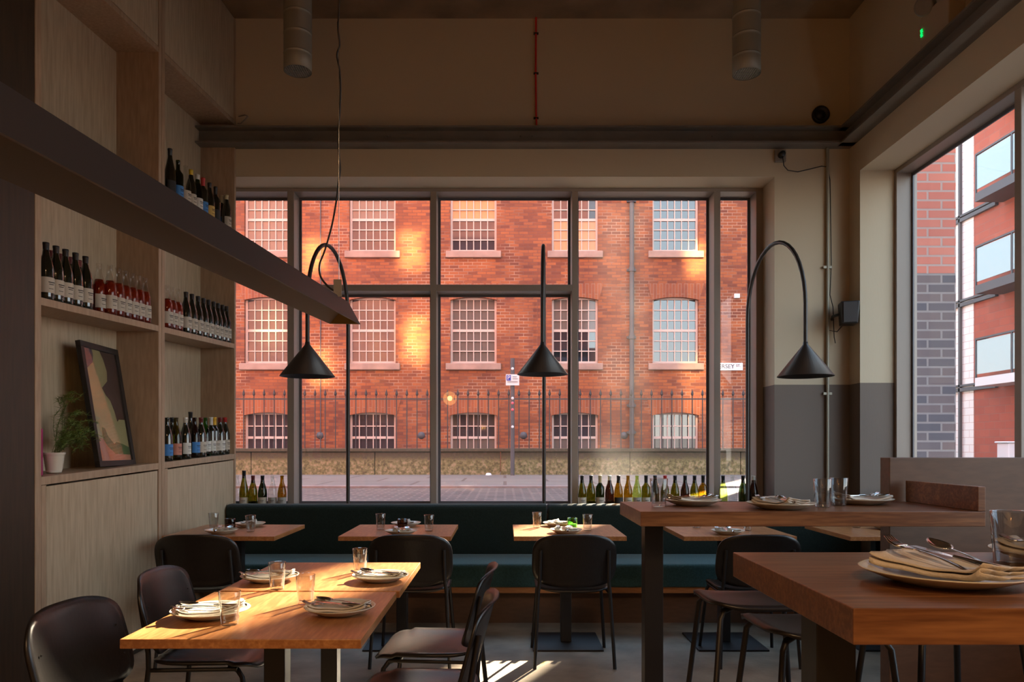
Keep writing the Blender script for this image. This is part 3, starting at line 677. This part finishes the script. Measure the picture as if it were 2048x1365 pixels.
high_table('thick oak high table in the near right corner', .565, 2.2, 1.203, 1.84, .63, 1.5)
pt_ = MB().box(1.84, 2.85, 3.55, 3.64, 0, 1.255)
tag(pt_.build('booth_partition', M['boothwood'], None, .003), 'brown timber booth partition behind the long high table', 'partition')

# ------------------------------------------------------------------ chairs and stools
def sq(s, t, n=4.5):
    m = max(abs(s), abs(t))
    if m < 1e-6: return 0, 0
    q, r = s/m, t/m; k = 1/((abs(q)**n+abs(r)**n)**(1/n)); return s*k, t*k
def seat_mb(w, d, z):
    def fn(u, v):
        s, t = sq(2*u-1, 2*v-1); x = s*w; y = t*d
        dz = -.014*(1-s*s)*(1-t*t)+.004
        if t > .6: dz -= .03*((t-.6)/.4)**2
        dz += .012*abs(s)**3 if t < .5 else 0
        e = max(abs(s), abs(t)); dz -= .010*max(0, (e-.88)/.12)**2
        return (x, y, z+dz)
    return MB().grid(fn, 20, 20)
def back_mb(w, h, zc, y0):
    def fn(u, v):
        s, t = sq(2*u-1, 2*v-1, 3.6); x = s*w; z = zc+t*h
        y = y0+.045*s*s-.045*t-.02*t*t*0
        e = max(abs(s), abs(t)); y -= .012*max(0, (e-.85)/.15)**2
        return (x, y, z)
    return MB().grid(fn, 20, 16)
def legs(t, pts):
    for p in pts: MB().tube(p, .0105, 8).build('leg', M['black'], t)
def chair(label):
    """faces local +Y"""
    t = thing('dining_chair', label, 'chair')
    seat_mb(.225, .215, .452).build('seat', M['chair'], t, solid=.011)
    back_mb(.25, .160, .632, -.235).build('backrest', M['chair'], t, solid=.011)
    for s in (-1, 1):
        legs(t, [[(s*.235, -.245, 0), (s*.213, -.20, .44), (s*.205, -.205, .50), (s*.20, -.238, .70)]])
        legs(t, [[(s*.235, .225, 0), (s*.205, .16, .40), (s*.195, .14, .425), (s*.17, .10, .434)]])
        MB().tube([(s*.213, -.20, .432), (s*.205, .14, .432)], .008, 6).build('side_rail', M['black'], t)
    MB().tube([(-.205, .10, .430), (.205, .10, .430)], .008, 6).build('cross_rail', M['black'], t)
    for s in (-1, 1):
        for z in (.575, .675):
            y = -.235+.045*(s*.2/.235)**2-.045*((z-.632)/.158)+.0075
            MB().box(s*.195-.003, s*.195+.003, y-.002, y+.0015, z-.003, z+.003).build('back_screw', M['black'], t)
    return t
CH = chair('black moulded chair at the left, closest to the camera'); CH.location = (-1.185, 2.43, 0); CH.rotation_euler = (0, 0, -PI/2-.06)
G = 'black moulded dining chairs'; CH['group'] = G
copy_tree(CH, (-1.20, 3.12, 0), -PI/2+.03, 'black moulded chair on the shelving side of the joined tables, second from the camera', G)
copy_tree(CH, (-.325, 3.23, 0), PI/2-.06, 'brown-black chair turned to the joined tables from the aisle, farther one', G)
copy_tree(CH, (-.315, 2.60, 0), PI/2-.04, 'brown-black chair in the aisle at the nearest table, seat cut by the frame', G)
for i, x in enumerate((-1.82, -.56, .41, 1.50)):
    copy_tree(CH, (x, 4.60, 0), 0, 'black chair with its back to us at the '+WN[i], G)
def stool(label):
    t = thing('bar_stool', label, 'stool')
    seat_mb(.20, .185, .745).build('seat', M['chair'], t, solid=.012)
    for s in (-1, 1):
        for q in (-1, 1):
            legs(t, [[(s*.235, q*.215, 0), (s*.165, q*.145, .70), (s*.15, q*.13, .725), (s*.10, q*.09, .733)]])
    MB().tube([(-.212, -.192, .25), (.212, -.192, .25), (.212, .192, .25), (-.212, .192, .25), (-.212, -.192, .25)], .008, 6).build('foot_ring', M['black'], t)
    for s in (-1, 1):
        for q in (-1, 1): MB().box(s*.1-.003, s*.1+.003, q*.09-.003, q*.09+.003, .742, .7458).build('seat_screw', M['black'], t)
    return t
ST = stool('dark bar stool with a sheen, in front of the long high table'); ST.location = (.925, 2.76, 0); ST['group'] = 'bar stools'
copy_tree(ST, (.985, 2.36, 0), .05, 'dark bar stool half hidden behind the near high table', 'bar stools')
copy_tree(ST, (1.42, 2.42, 0), .1, 'bar stool hidden under the near high table, only its legs showing', 'bar stools')

# ------------------------------------------------------------------ tableware
def plate_mb(R):
    return MB().lathe([(0, .0), (R*.55, .0), (R*.58, .002), (R*.72, .008), (R*.93, .020), (R*.985, .0235), (R, .0255), (R*.985, .0265), (R*.93, .0235), (R*.70, .012), (R*.55, .0075), (0, .007)], 48)
def fork_mb():
    b = MB()
    b.grid(lambda u, v: ((-.095+.13*u), (v-.5)*(.017-.013*min(1, u*1.25)+.0*u), .004*math.sin(u*PI)+.002), 16, 4)
    b.grid(lambda u, v: (.034+.03*u, (v-.5)*(.005+.019*min(1, u*1.6)), .002-.004*math.sin(u*PI/2)), 8, 4)
    for k in range(4):
        y = (k-1.5)*.0062; b.tube([(.062, y, -.002), (.075, y, -.0035), (.09, y, -.001), (.103, y*.95, .005)], [.0019, .0019, .0017, .0009], 6)
    return b
def spoon_mb():
    b = MB()
    b.grid(lambda u, v: ((-.095+.135*u), (v-.5)*(.017-.013*min(1, u*1.25)), .005*math.sin(u*PI)+.002), 16, 4)
    def bowl(u, v):
        a = 2*PI*u; r = v; k = .021*(1-.25*math.cos(a)) if math.cos(a) > 0 else .021
        return (.071+.033*r*math.cos(a), k*r*math.sin(a), .002-.009*(1-r*r))
    b.grid(bowl, 24, 6)
    return b
def knife_mb():
    b = MB()
    b.tube([(-.105, 0, .003), (-.10, 0, .003), (-.05, 0, .003), (0, 0, .003)], [.004, .007, .006, .0045], 8)
    b.grid(lambda u, v: (.0+.105*u, (v-.5)*(.010+.010*math.sin(u*PI*.8)) , .003), 12, 2)
    return b
def napkin_mb(sd=0):
    """a square of linen folded in three to a soft strip"""
    b = MB(); r = random.Random(sd); ph = [r.uniform(0, 6) for _ in range(4)]; w = .038; h = .0048
    prof = []
    for k in range(3):
        sg = 1 if k % 2 == 0 else -1; z = k*h
        prof += [(sg*(-w+2*w*i/8), z) for i in range(9)]
        if k < 2: prof += [(sg*(w+h*.5*math.sin(a)), z+h/2-h/2*math.cos(a)) for a in (PI/4, PI/2, 3*PI/4)]
    N = len(prof)-1
    def fn(u, v):
        y, z = prof[round(v*N)]; q = 2*u-1
        x = q*(.094+.006*math.sin(8*y/w+ph[3])); sp = 1+.28*q*q
        zz = .0115+z*(1+.5*abs(q)**3)+.012*abs(q)**3+.0022*math.sin(4.5*u+ph[0]+18*y)+.0015*math.sin(13*u+ph[1])
        if q < -.6: zz += .008*((-q-.6)/.4)**2*max(0, y/w+.2)
        return (x, y*sp+.006*math.sin(3.3*u+ph[2]), zz)
    b.grid(fn, 26, N)
    return b
def tumbler_mb(r=.034, h=.105):
    return MB().lathe([(0, .001), (r*.74, 0), (r*.78, .003), (r, h-.001), (r*.985, h), (r*.94, h-.001), (r*.71, .014), (0, .012)], 28)
PROTO = {}
def spawn(key, name, mk, mat, cat, loc, rz, label, group, solid=0, sc=1, rx=0, ry=0):
    if key not in PROTO:
        PROTO[key] = mk().build(name, mat, None, solid=solid); o = PROTO[key]
    else:
        o = PROTO[key].copy(); COL.objects.link(o)
    tag(o, label, cat, group); o.location = loc; o.rotation_euler = (rx, ry, rz); o.scale = (sc,)*3
    return o
NS = [0]
def setting(x, y, z, rz, R, where, tilt=0):
    """plate with folded napkin, fork, knife and spoon; rz = direction the tines point"""
    NS[0] += 1
    spawn(('plate', R), 'plate', lambda: plate_mb(R), M['plate'], 'plate', (x, y, z+.0008), 0, 'stoneware side plate, '+where, 'stoneware plates')
    k = R/.118
    spawn(('napkin', NS[0] % 4), 'napkin', lambda: napkin_mb(NS[0] % 4), M['napkin'], 'napkin', (x, y, z+.001), rz+.15, 'linen napkin on the plate '+where, 'folded napkins', solid=.0022, sc=k)
    c, s = math.cos(rz), math.sin(rz)
    def at(u, v): return (x+u*c-(v-tilt*.12)*s, y+u*s+(v-tilt*.12)*c)
    zz = z+.0305*k+tilt*.055
    p = at(.012, .028*k); spawn('fork', 'fork', fork_mb, M['steel'], 'fork', (*p, zz), rz+.12, 'steel fork on the plate '+where, 'forks', solid=.0022, ry=-.10-tilt)
    p = at(-.010, .004); spawn('knife', 'knife', knife_mb, M['steel'], 'knife', (*p, zz), rz-.05, 'steel knife on the plate '+where, 'knives', ry=-.03-tilt*.3)
    p = at(.004, -.026*k); spawn('spoon', 'spoon', spoon_mb, M['steel'], 'spoon', (*p, zz), rz-.18, 'steel spoon on the plate '+where, 'spoons', solid=.0016, ry=-.10-tilt*.7)
def tumbler(x, y, z, where, big=False):
    spawn(('tumbler', big), 'tumbler', (lambda: tumbler_mb(.039, .122)) if big else tumbler_mb, M['tumbler'], 'glass', (x, y, z+.0008), 0, 'clear tumbler '+where, 'clear tumblers')
def jar(x, y, z, m, label):
    o = MB().lathe([(0, .001), (.031, 0), (.034, .005), (.035, .066), (.033, .07), (.031, .066), (.030, .008), (0, .007)], 24).build('candle_jar', m); tag(o, label, 'candle holder', 'candle jars'); o.location = (x, y, z+.0008)
    MB().lathe([(0, .0085), (.027, .0085), (.028, .03), (0, .031)], 16).build('candle', M['white'], o)
TZ, HZ = .75, 1.047
setting(-.968, 2.44, TZ, PI+.25, .125, 'at the sunny left side of the nearest table')
setting(-.553, 2.485, TZ, PI-.2, .118, 'at the aisle side of the nearest table')
setting(-.976, 3.08, TZ, PI+.1, .118, 'at the shelving side of the second joined table')
setting(-.518, 3.09, TZ, PI-.15, .118, 'at the aisle side of the second joined table')
tumbler(-.863, 2.325, TZ, 'beside the sunny left plate of the nearest table'); tumbler(-.706, 2.626, TZ, 'beside the aisle-side plate of the nearest table')
tumbler(-.891, 2.90, TZ, 'in front of the shelving-side plate of the second joined table'); tumbler(-.643, 3.29, TZ, 'behind the aisle-side plate of the second joined table')
for i, (gl, pls) in enumerate([([(-1.984, 5.05), (-1.67, 4.87)], [(-1.82, 4.76), (-1.777, 5.17)]), ([(-.836, 4.985), (-.502, 4.9)], [(-.662, 4.72), (-.694, 5.2)]), ([(.22, 5.1), (.548, 4.93)], [(.393, 4.78), (.37, 5.2)]), ([(1.316, 5.1), (1.61, 4.93)], [(1.42, 4.73)]), ([(2.416, 5.1)], [(2.58, 5.0)])]):
    for k, (x, y) in enumerate(pls): setting(x, y, TZ, PI/2+.1 if k == 0 else -PI/2+.2, .105, ('on the chair side of the ' if k == 0 else 'on the bench side of the ')+WN[i])
    for k, (x, y) in enumerate(gl): tumbler(x, y, TZ, ('left of the plates on the ' if k == 0 else 'right of the plates on the ')+WN[i])
jar(-1.86, 5.02, TZ, clearglass('smoky_jar_glass', (.55, .38, .3), .03), 'small brown glass candle jar on the first window table from the left')
jar(-.69, 4.99, TZ, clearglass('brown_jar_glass', (.45, .25, .16), .03), 'small brown glass candle jar on the second window table from the left')
jar(.459, 5.06, TZ, clearglass('green_jar_glass', (.55, .85, .4), .03), 'small green glass candle jar on the third window table from the left')
setting(.835, 3.31, HZ, .2, .128, 'at the left end of the long high table')
setting(1.16, 3.12, HZ, PI/2+.2, .140, 'at the middle of the long high table')
setting(1.62, 3.37, HZ, .15, .135, 'at the booth end of the long high table')
tumbler(.668, 3.22, HZ, 'at the left corner of the long high table', True); tumbler(1.365, 3.19, HZ, 'left one of the pair on the long high table', True); tumbler(1.475, 3.28, HZ, 'right one of the pair on the long high table', True)
setting(.845, 1.43, HZ, PI/2+.28, .150, 'in the near right foreground', .16)
setting(1.27, 1.68, HZ, PI/2+.5, .150, 'cut off by the right edge of the view')
tumbler(1.09, 1.60, HZ, 'cut by the right edge, on the near high table', True)

# ------------------------------------------------------------------ arc lamps behind the bench
def arc_lamp(label, px0, px1, yb, ys, ytop, zap, R=.2):
    X0 = (px0-1010)*yb/1484; X1 = (px1-1010)*ys/1484
    t = thing('arc_lamp', label, 'lamp', (X0, yb, SILL), 0, 'arched cone lamps by the window')
    dx, dy = X1-X0, ys-yb; pts = [(0, 0, 0)]
    zr = zap+.0; zspring = (893-640)/1484*yb+1.31
    zs_ = zspring-SILL
    ym = (yb+ys)/2; ztop = 1.31+(893-ytop)*ym/1484-SILL
    pts.append((0, 0, zs_))
    n = 20
    for k in range(1, n+1):
        a = PI*k/n; u = (1-math.cos(a))/2
        pts.append((dx*u, dy*u, zs_+(ztop-zs_)*math.sin(a)))
    zc = 1.31+(893-690)/1484*ys-SILL
    pts[-1] = (dx, dy, zs_-.0); pts.append((dx, dy, zc))
    MB().tube(pts, .0155, 10).build('arched_pole', M['lamp'], t)
    MB().lathe([(.0, .03), (.06, .03), (.06, 0)], 20).build('base', M['lamp'], t)
    h = .235*R/.2
    MB().lathe([(.016, .02), (.018, 0), (R, -h)], 40, (dx, dy, zc)).build('cone_shade', M['lamp'], t, solid=.003)
    MB().lathe([(0, -.05), (.03, -.055), (.045, -.09), (.03, -.13), (0, -.14)], 16, (dx, dy, zc)).build('bulb', M['plate'], t)
arc_lamp('arched cone lamp nearest the shelving, leaning left', 696, 615, 6.19, 5.5, 492, 690)
arc_lamp('arched cone lamp seen end on in the middle of the window', 1088, 1085, 6.19, 5.85, 492, 690)
arc_lamp('arched cone lamp curving right in front of the window pier', 1495, 1611, 6.19, 5.5, 487, 690)

# ------------------------------------------------------------------ linear trough lamp
tr = thing('linear_pendant', 'long dark V-shaped pendant light running over the joined tables', 'pendant light', (-.647, 3.0, 1.805))
SL = .0605; dirx = .0
def P(x, y, z): return (x+dirx*y, y, z+SL*y)
near = -2.75
A = (-.061, 0.0); B = (.061, -.002); C = (.012, .088)
def face(p, q, name, mat, th=.003):
    b = MB(); b.add([P(p[0], near, p[1]), P(q[0], near, q[1]), P(q[0], 0, q[1]), P(p[0], 0, p[1])], [(0, 1, 2, 3)])
    return b.build(name, mat, tr, solid=th)
face(A, C, 'left_cheek', plain('matt_trough_inside', (.13, .115, .105), .7, spec=.2)); face(C, B, 'right_cheek', M['trough'])
MB().add([P(A[0], -.001, A[1]), P(B[0], -.001, B[1]), P(C[0], -.001, C[1])], [(0, 1, 2)]).build('end_cap', M['gold'], tr, solid=.003)
MB().box(.0, .03, -.20, -.196, .07, .135).build('hanging_bracket', M['greyplastic'], tr)
MB().tube([(.018, -.19, .13), (.018, -.19, CZ-1.806)], .0012, 5).build('steel_wire', M['steel'], tr)
def wl(px, py, d): return ((px-1010)*d/1484, d, 1.31+(893-py)*d/1484)
pts = [wl(px, py, 2.82) for px, py in ((678, -310), (678, 0), (676, 50), (679, 90), (674, 110), (679, 140), (681, 180), (679, 230), (676, 270), (678, 310), (680, 340), (676, 372), (673, 400), (664, 450), (650, 500), (639, 530), (641, 553), (655, 572), (672, 585))]
sm = []
for i in range(len(pts)-1):
    a, b_ = Vector(pts[i]), Vector(pts[i+1])
    p0 = Vector(pts[max(i-1, 0)]); p3 = Vector(pts[min(i+2, len(pts)-1)])
    for k in range(6):
        u = k/6; sm.append(.5*((2*a)+(-p0+b_)*u+(2*p0-5*a+4*b_-p3)*u*u+(-p0+3*a-3*b_+p3)*u**3))
sm.append(Vector(pts[-1])); sm = [p for p in sm if p.z < CZ]
rc = Vector(tr.location)
MB().tube([p-rc for p in sm], .0038, 6).build('power_cable', M['cable'], tr)

# ------------------------------------------------------------------ ducts, cables, wall fittings
for px, lab in ((595.5, 'galvanised spiral duct hanging down over the left of the window wall'), (1493, 'galvanised spiral duct hanging down over the right of the window wall')):
    d = 5.35; X = (px-1010)*d/1484; dz = 1.31+(893-(143 if px < 1000 else 148))*d/1484
    t = thing('ventilation_duct', lab, 'duct', (X, d, dz), 0, 'spiral ducts')
    pr = [(.094, 0), (.099, .0)]
    z = 0.0
    while z+.12 < CZ-dz: pr += [(.099, z+.1), (.099, z+.1175), (.1005, z+.118), (.1005, z+.1215), (.099, z+.122), (.099, z+.128)]; z += .145
    pr.append((.099, CZ-dz-.003))
    MB().lathe(pr, 32).build('duct_pipe', M['duct'], t)
    gr = MB()
    for k in range(-5, 6):
        q = k*.016; L = math.sqrt(max(0, .093**2-q*q))
        gr.box(-L, L, q-.0018, q+.0018, .003, .006); gr.box(q-.0018, q+.0018, -L, L, .003, .006)
    gr.lathe([(.093, .0), (.0985, .0), (.0985, .008), (.093, .008)], 32)
    gr.build('end_grille', M['duct'], t)
    MB().lathe([(0, .05), (.0985, .05)], 32).build('inner_shade_disc', M['black'], t)  # black disc stands in for the shade inside the duct
rc_ = thing('red_alarm_cable', 'red alarm cable clipped down the wall above the window', 'cable', (.257, 6.135, 3.92))
MB().tube([(.005, 0, 0), (.0, 0, .15), (-.003, 0, .5), (.0, 0, CZ-3.92)], .008, 6).build('cable_run', M['redcable'], rc_)
for z in (.10, .47, .80): MB().box(-.02, .02, -.008, .012, z, z+.01).build('cable_clip', M['cable'], rc_)
cc = thing('looped_cable', 'loop of beige cable poking out beside the shelving top', 'cable', (-2.20, 6.11, 4.0))
MB().tube([(0, 0, -.03), (.03, -.02, -.04), (.07, -.03, -.01), (.09, -.02, .02), (.06, 0, .04), (.0, .02, .035)], .005, 6).build('cable_loop', M['greyplastic'], cc)
cd = thing('wall_conduit', 'thin steel conduit running down the right of the window wall', 'conduit', (2.665, 6.13, 0))
MB().tube([(0, 0, .0), (0, 0, 3.775)], .0125, 10).build('conduit_tube', M['duct'], cd)
for z in (1.735, 2.78): MB().box(-.035, .035, -.006, .018, z, z+.02).build('saddle_clip', M['duct'], cd)
so = thing('wall_socket', 'grey wall socket with a black plug under the steel beam', 'socket', (2.275, 6.15, 3.71))
MB().box(-.045, .045, -.03, -.001, -.05, .05).build('socket_box', M['greyplastic'], so, .005)
MB().lathe([(0, .05), (.022, .05), (.026, .02), (.026, 0)], 16).build('plug', M['black'], so, loc=(-.0, -.03, -.0)).rotation_euler = (PI/2, 0, 0)
pp_ = [(0, -.07, -.02), (.01, -.07, -.10), (.05, -.05, -.13), (.14, -.03, -.135), (.24, -.02, -.11), (.34, -.02, -.085), (.39, -.02, -.09), (.41, -.02, -.2), (.415, -.02, -.5), (.42, -.02, -.9), (.41, -.02, -1.15), (.43, -.03, -1.25), (.44, -.03, -1.5), (.45, -.03, -1.55)]
MB().tube(pp_, .004, 6).build('plug_lead', M['cable'], so)
ls = thing('wall_loudspeaker', 'small dark grey loudspeaker on a bracket by the corner', 'loudspeaker', (2.77, 5.98, 2.38), -.25)
MB().prism([(-.06, -.09), (.055, -.09), (.07, .09), (-.07, .09)], -.075, .075, 'Y').build('cabinet', M['black'], ls, .008)
MB().box(-.052, .052, -.083, -.0765, -.08, .08).build('grille', plain('charcoal_grille', (.05, .045, .045), .7), ls)
MB().tube([(-.06, .02, 0), (-.11, .06, -.01), (-.10, .16, -.02)], .012, 8).build('bracket', M['black'], ls)
MB().tube([(-.03, .075, -.08), (-.07, .1, -.13), (-.13, .13, -.11), (-.14, .14, .3)], .004, 6).build('speaker_lead', M['cable'], ls)
rv = thing('round_wall_vent', 'round dark vent on the wall above the beam at right', 'vent', (2.61, 6.149, 4.053))
MB().lathe([(.07, 0), (.07, .03), (.055, .035), (.05, .015), (.03, .015), (.028, .03), (.0, .03)], 24).build('vent_ring', M['black'], rv).rotation_euler = (PI/2, 0, 0)
em = thing('emergency_light', 'twin-spot emergency light box high on the right wall', 'emergency light', (2.80, 4.76, 4.08))
MB().box(-.05, .055, -.16, .16, -.17, .06).build('battery_box', plain('beige_casing', (.40, .31, .22), .6), em, .006)
for y in (-.09, .10):
    h_ = MB().lathe([(0, 0), (.045, .0), (.055, .05), (.06, .09), (.05, .095), (0, .08)], 20).build('spot_head', M['greyplastic'], em, loc=(-.02, y, .12)); h_.rotation_euler = (.3, -2.0, .3)
    MB().tube([(0, y, .055), (0, y, .12)], .012, 8).build('spot_arm', M['greyplastic'], em)
ld = MB()
for k in range(4):
    for j in range(2): ld.box(-.0575, -.052, .12+.012*j+.004*(k % 2), .127+.012*j+.004*(k % 2), -.07+.014*k, -.063+.014*k)
ld.build('indicator_lights', M['led'], em)

def glow_glass(name, c, st):
    m = bpy.data.materials.new(name); m.use_nodes = True; t = m.node_tree; t.nodes.clear()
    o = t.nodes.new('ShaderNodeOutputMaterial'); tr = t.nodes.new('ShaderNodeBsdfTransparent'); tr.inputs[0].default_value = (.75, .55, .35, 1)
    em_ = t.nodes.new('ShaderNodeEmission'); em_.inputs[0].default_value = (*c, 1); em_.inputs[1].default_value = st
    ad = t.nodes.new('ShaderNodeAddShader'); t.links.new(tr.outputs[0], ad.inputs[0]); t.links.new(em_.outputs[0], ad.inputs[1]); t.links.new(ad.outputs[0], o.inputs[0])
    return m
# amber globe pendant in the room behind (it shows mirrored in the window glass)
gp = thing('globe_pendant', 'amber glass globe pendant mirrored in the second window pane', 'pendant light', (-1.13, -2.0, 2.29))
MB().lathe([(.14*math.sin(PI*k/16), .14*math.cos(PI*k/16)) for k in range(17)], 32).build('glass_globe', glow_glass('lit_amber_globe_glass', (1, .5, .16), 4), gp)
MB().lathe([(.05*math.sin(PI*k/10), .05*math.cos(PI*k/10)) for k in range(11)], 20).build('bulb', emit('warm_bulb', (1, .62, .3), 60), gp)
MB().tube([(0, 0, .14), (0, 0, CZ-2.29)], .004, 6).build('flex', M['cable'], gp)
# assumed warm ceiling lamps, unseen, added to fill the back of the room
lamp('assumed_back_light', 'AREA', (.6, -1.6, 4.2), 70, (1, .60, .30), aim=(.6, -1.5, 0), shape='DISK', size=.5, spread=math.radians(150))
lamp('assumed_back_light', 'AREA', (-1.6, -2.6, 4.2), 90, (1, .60, .30), aim=(-1.6, -2.5, 0), shape='DISK', size=.5, spread=math.radians(150))
